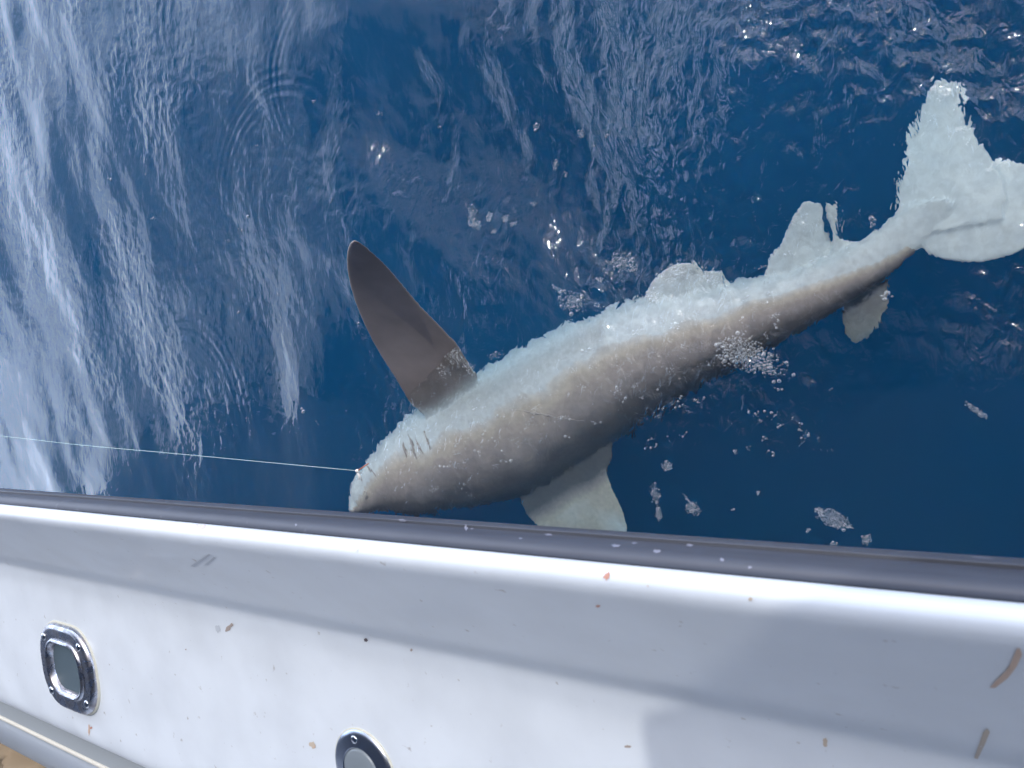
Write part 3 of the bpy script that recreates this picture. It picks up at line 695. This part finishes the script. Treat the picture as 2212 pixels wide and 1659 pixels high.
foam('foam_flecks', 'bubbles and froth clinging round the grey pelvic fins', [(1450, 590, 45, 22, -10, 110, 1.6*mm_, 3.6*mm_), (1530, 600, 40, 16, 15, 80, 1.6*mm_, 3.6*mm_), (1400, 640, 22, 14, 0, 50, 1.6*mm_, 3.4*mm_), (1890, 478, 6, 11, 10, 8, 3*mm_, 6*mm_), (1915, 640, 10, 8, 0, 9, 3*mm_, 7*mm_)], 10)
foam('foam_flecks', 'froth where the raised fin leaves the water', [(985, 765, 30, 18, 40, 110, 1.5*mm_, 3.5*mm_), (1020, 790, 25, 14, 40, 60, 1.5*mm_, 3*mm_), (960, 800, 22, 22, 0, 30, 1.5*mm_, 3.2*mm_), (1080, 765, 18, 8, -30, 26, 1.5*mm_, 3*mm_)], 11)
r5 = random.Random(8)
foam('foam_flecks', 'single bubbles scattered over the streaky water at the left', [(x_, y_, 6, 6, 0, c_, 2*mm_, 5*mm_) for x_, y_, c_ in ((520, 497, 4), (492, 520, 5), (330, 470, 5), (658, 888, 6), (527, 905, 4), (240, 386, 2), (313, 377, 2), (536, 470, 2), (733, 437, 3), (512, 676, 2), (608, 636, 2), (555, 315, 2), (475, 660, 3), (205, 890, 3), (690, 910, 3), (780, 700, 2))], 12)
foam('foam_flecks', 'loose bubbles strewn over the wet back and side of the shark', [(r5.uniform(900, 1800), 0, 9, 7, 0, r5.randint(2, 9), 1.5*mm_, 3.6*mm_) for _ in range(0)]+[(900+820*t+r5.uniform(-40, 40), 1040-420*t+r5.uniform(-90, 80), 14, 10, 0, r5.randint(3, 9), 1.4*mm_, 3.8*mm_) for t in [r5.random() for _ in range(60)]], 13)
foam('foam_flecks', 'sparse bubbles on the dark water below the back of the shark', [(r5.uniform(1380, 1800), r5.uniform(830, 980), 12, 9, 0, r5.randint(2, 7), 1.4*mm_, 3*mm_) for _ in range(36)], 14)

# ------------------------------------------------------------------ marks on the boat
B_GU = bvh_of(gun); B_RB = bvh_of(bpy.data.objects['rub_rail'])
def mark(name, outline, mat, tree=B_GU, label=None):
    vs_ = []
    cx_ = sum(p[0] for p in outline)/len(outline); cy_ = sum(p[1] for p in outline)/len(outline)
    for px, py in [(cx_, cy_)]+outline:
        h_, n_, *_r = tree.ray_cast(Vector(CAM), Vector(ray(px, py)), 20.)
        if h_ is None: return None
        if n_.dot(Vector(CAM)-h_) < 0: n_ = -n_
        vs_.append(h_+n_*(.0008 if tree is B_GU else .0006))
    k = len(outline); fs = [(0, 1+i, 1+(i+1) % k) for i in range(k)]
    o = fitting(mesh_obj(name, vs_, fs, mat))
    if label: o['label'] = label
    return o
def blob(px, py, rx, ry, ang=0, seed=0, n_=14, rough_=.35):
    r = random.Random(seed*77+int(px)); ca, sa = math.cos(math.radians(ang)), math.sin(math.radians(ang)); o_l = []
    for i in range(n_):
        a = 2*math.pi*i/n_; q_ = 1+r.uniform(-rough_, rough_); u, v = rx*q_*math.cos(a), ry*q_*math.sin(a); o_l.append((px+u*ca-v*sa, py+u*sa+v*ca))
    return o_l
blood = material('dried_blood', (.46, .24, .19), .5); brown = material('brown_grime', (.33, .28, .26), .6); tan = material('tan_residue', (.47, .40, .33), .6); gr = material('grey_scuff', (.45, .49, .55), .6)
rustm = material('faint_rust', (.52, .38, .30), .6); whs = material('pale_scuff', (.20, .21, .27), .5)
mark('stain', blob(1312, 1244, 7, 8, 20, 1), blood, label='reddish brown spot of dried blood on the raised lip')
mark('stain', blob(1292, 1308, 5, 3, 0, 2), blood)
mark('stain', blob(493, 1358, 4, 10, 35, 3), brown); mark('stain', blob(471, 1358, 6, 8, 10, 4), gr); mark('stain', blob(501, 1350, 4, 4, 0, 5), brown)
mark('stain', blob(791, 1382, 4, 4, 0, 6, rough_=.2), material('black_speck', (.08, .06, .07), .6)); mark('stain', blob(889, 1404, 2.5, 3, 0, 7), brown)
mark('stain', blob(676, 1609, 6, 8, -20, 8), tan); mark('stain', blob(680, 1613, 2.5, 3, 0, 9), rustm)
mark('stain', blob(434, 1139, 12, 6, -5, 10), material('pink_smudge', (.50, .45, .46), .6)); mark('stain', blob(193, 1577, 2, 11, 0, 11), rustm); mark('stain', blob(197, 1572, 3, 3, 0, 12), blood)
mark('stain', blob(1783, 1602, 6, 10, 0, 13), tan); mark('stain', blob(1357, 1612, 7, 3, 0, 14), brown); mark('stain', blob(402, 1403, 1.5, 1.5, 0, 15), brown)
mark('stain', [(2203, 1398), (2208, 1412), (2196, 1438), (2178, 1462), (2150, 1484), (2138, 1484), (2150, 1470), (2172, 1448), (2188, 1424), (2196, 1400)], rustm, label='curved orange brown smear near the right edge')
mark('stain', [(2132, 1572), (2138, 1580), (2128, 1605), (2112, 1638), (2104, 1636), (2114, 1608), (2124, 1580)], tan)
mark('stain', blob(2172, 1230, 3, 3, 0, 17), tan); mark('stain', blob(1622, 1294, 4, 4, 0, 18), tan); mark('stain', blob(1400, 1265, 2, 2, 0, 19), tan)
mark('scuff', [(440, 1222), (462, 1202), (468, 1204), (450, 1218)], gr); mark('scuff', [(412, 1222), (452, 1196), (455, 1198), (420, 1224)], gr)
for i, (x_, y_, a_, b_) in enumerate(((1007, 1141, 4, 6), (1020, 1139, 3, 2), (870, 1121, 8, 2), (1330, 1176, 10, 3), (1420, 1188, 8, 4), (1185, 1152, 10, 2), (1560, 1206, 5, 3), (1620, 1222, 4, 3), (1125, 1160, 4, 2), (640, 1130, 2, 3), (1490, 1175, 7, 3), (1370, 1170, 6, 2))):
    mark('scuff', blob(x_, y_+(4 if i else 0), a_, b_, 5, 30+i), whs, B_RB)

# sealant squeezed out round the fittings
seal = material('yellowed_sealant', (.50, .50, .44), .6)
hv, hf = ring_loft([rr_at(wx+.005, wy+.005, .088, ZF-.002), rr_at(wx+.0035, wy+.0035, .087, ZF+.003), rr_at(wx-.001, wy-.001, .085, ZF+.004)])
o = mesh_obj('sealant', hv, hf, seal, hawse)
hv, hf = ring_loft([circ(.0745, ZF-.002), circ(.0735, ZF+.002), circ(.071, ZF+.003)]); mesh_obj('sealant', hv, hf, seal, rod)

# crumpled cloth on the deck below the handrail
c0 = P(20, 1650, .30)
bm = bmesh.new(); g_n = 70
vg = [[None]*(g_n+1) for _ in range(g_n+1)]
for i in range(g_n+1):
    for j in range(g_n+1):
        u, v = i/g_n-.5, j/g_n-.5; p = Vector((u*2.4, v*1.6, 0))
        a = mnoise.noise(Vector((p.x*4.5, p.y*4.5, 1))); b_ = mnoise.noise(Vector((p.x*9+3, p.y*9, 5)))
        z = .28+.10*(1-abs(a)*3)+.05*(1-abs(b_)*2.6)-.5*max(0, abs(u)*2-.8)-.5*max(0, abs(v)*2-.8)
        vg[i][j] = bm.verts.new((c0.x+p.x, c0.y-.35+p.y, max(.135, z)))
for i in range(g_n):
    for j in range(g_n): bm.faces.new((vg[i][j], vg[i+1][j], vg[i+1][j+1], vg[i][j+1]))
tarp = bm_obj('tarpaulin', bm, material('brown_cloth', (.30, .235, .165), .8), None, True)
tag(tarp, 'crumpled tan brown tarpaulin on the deck in the bottom left corner', 'tarpaulin')
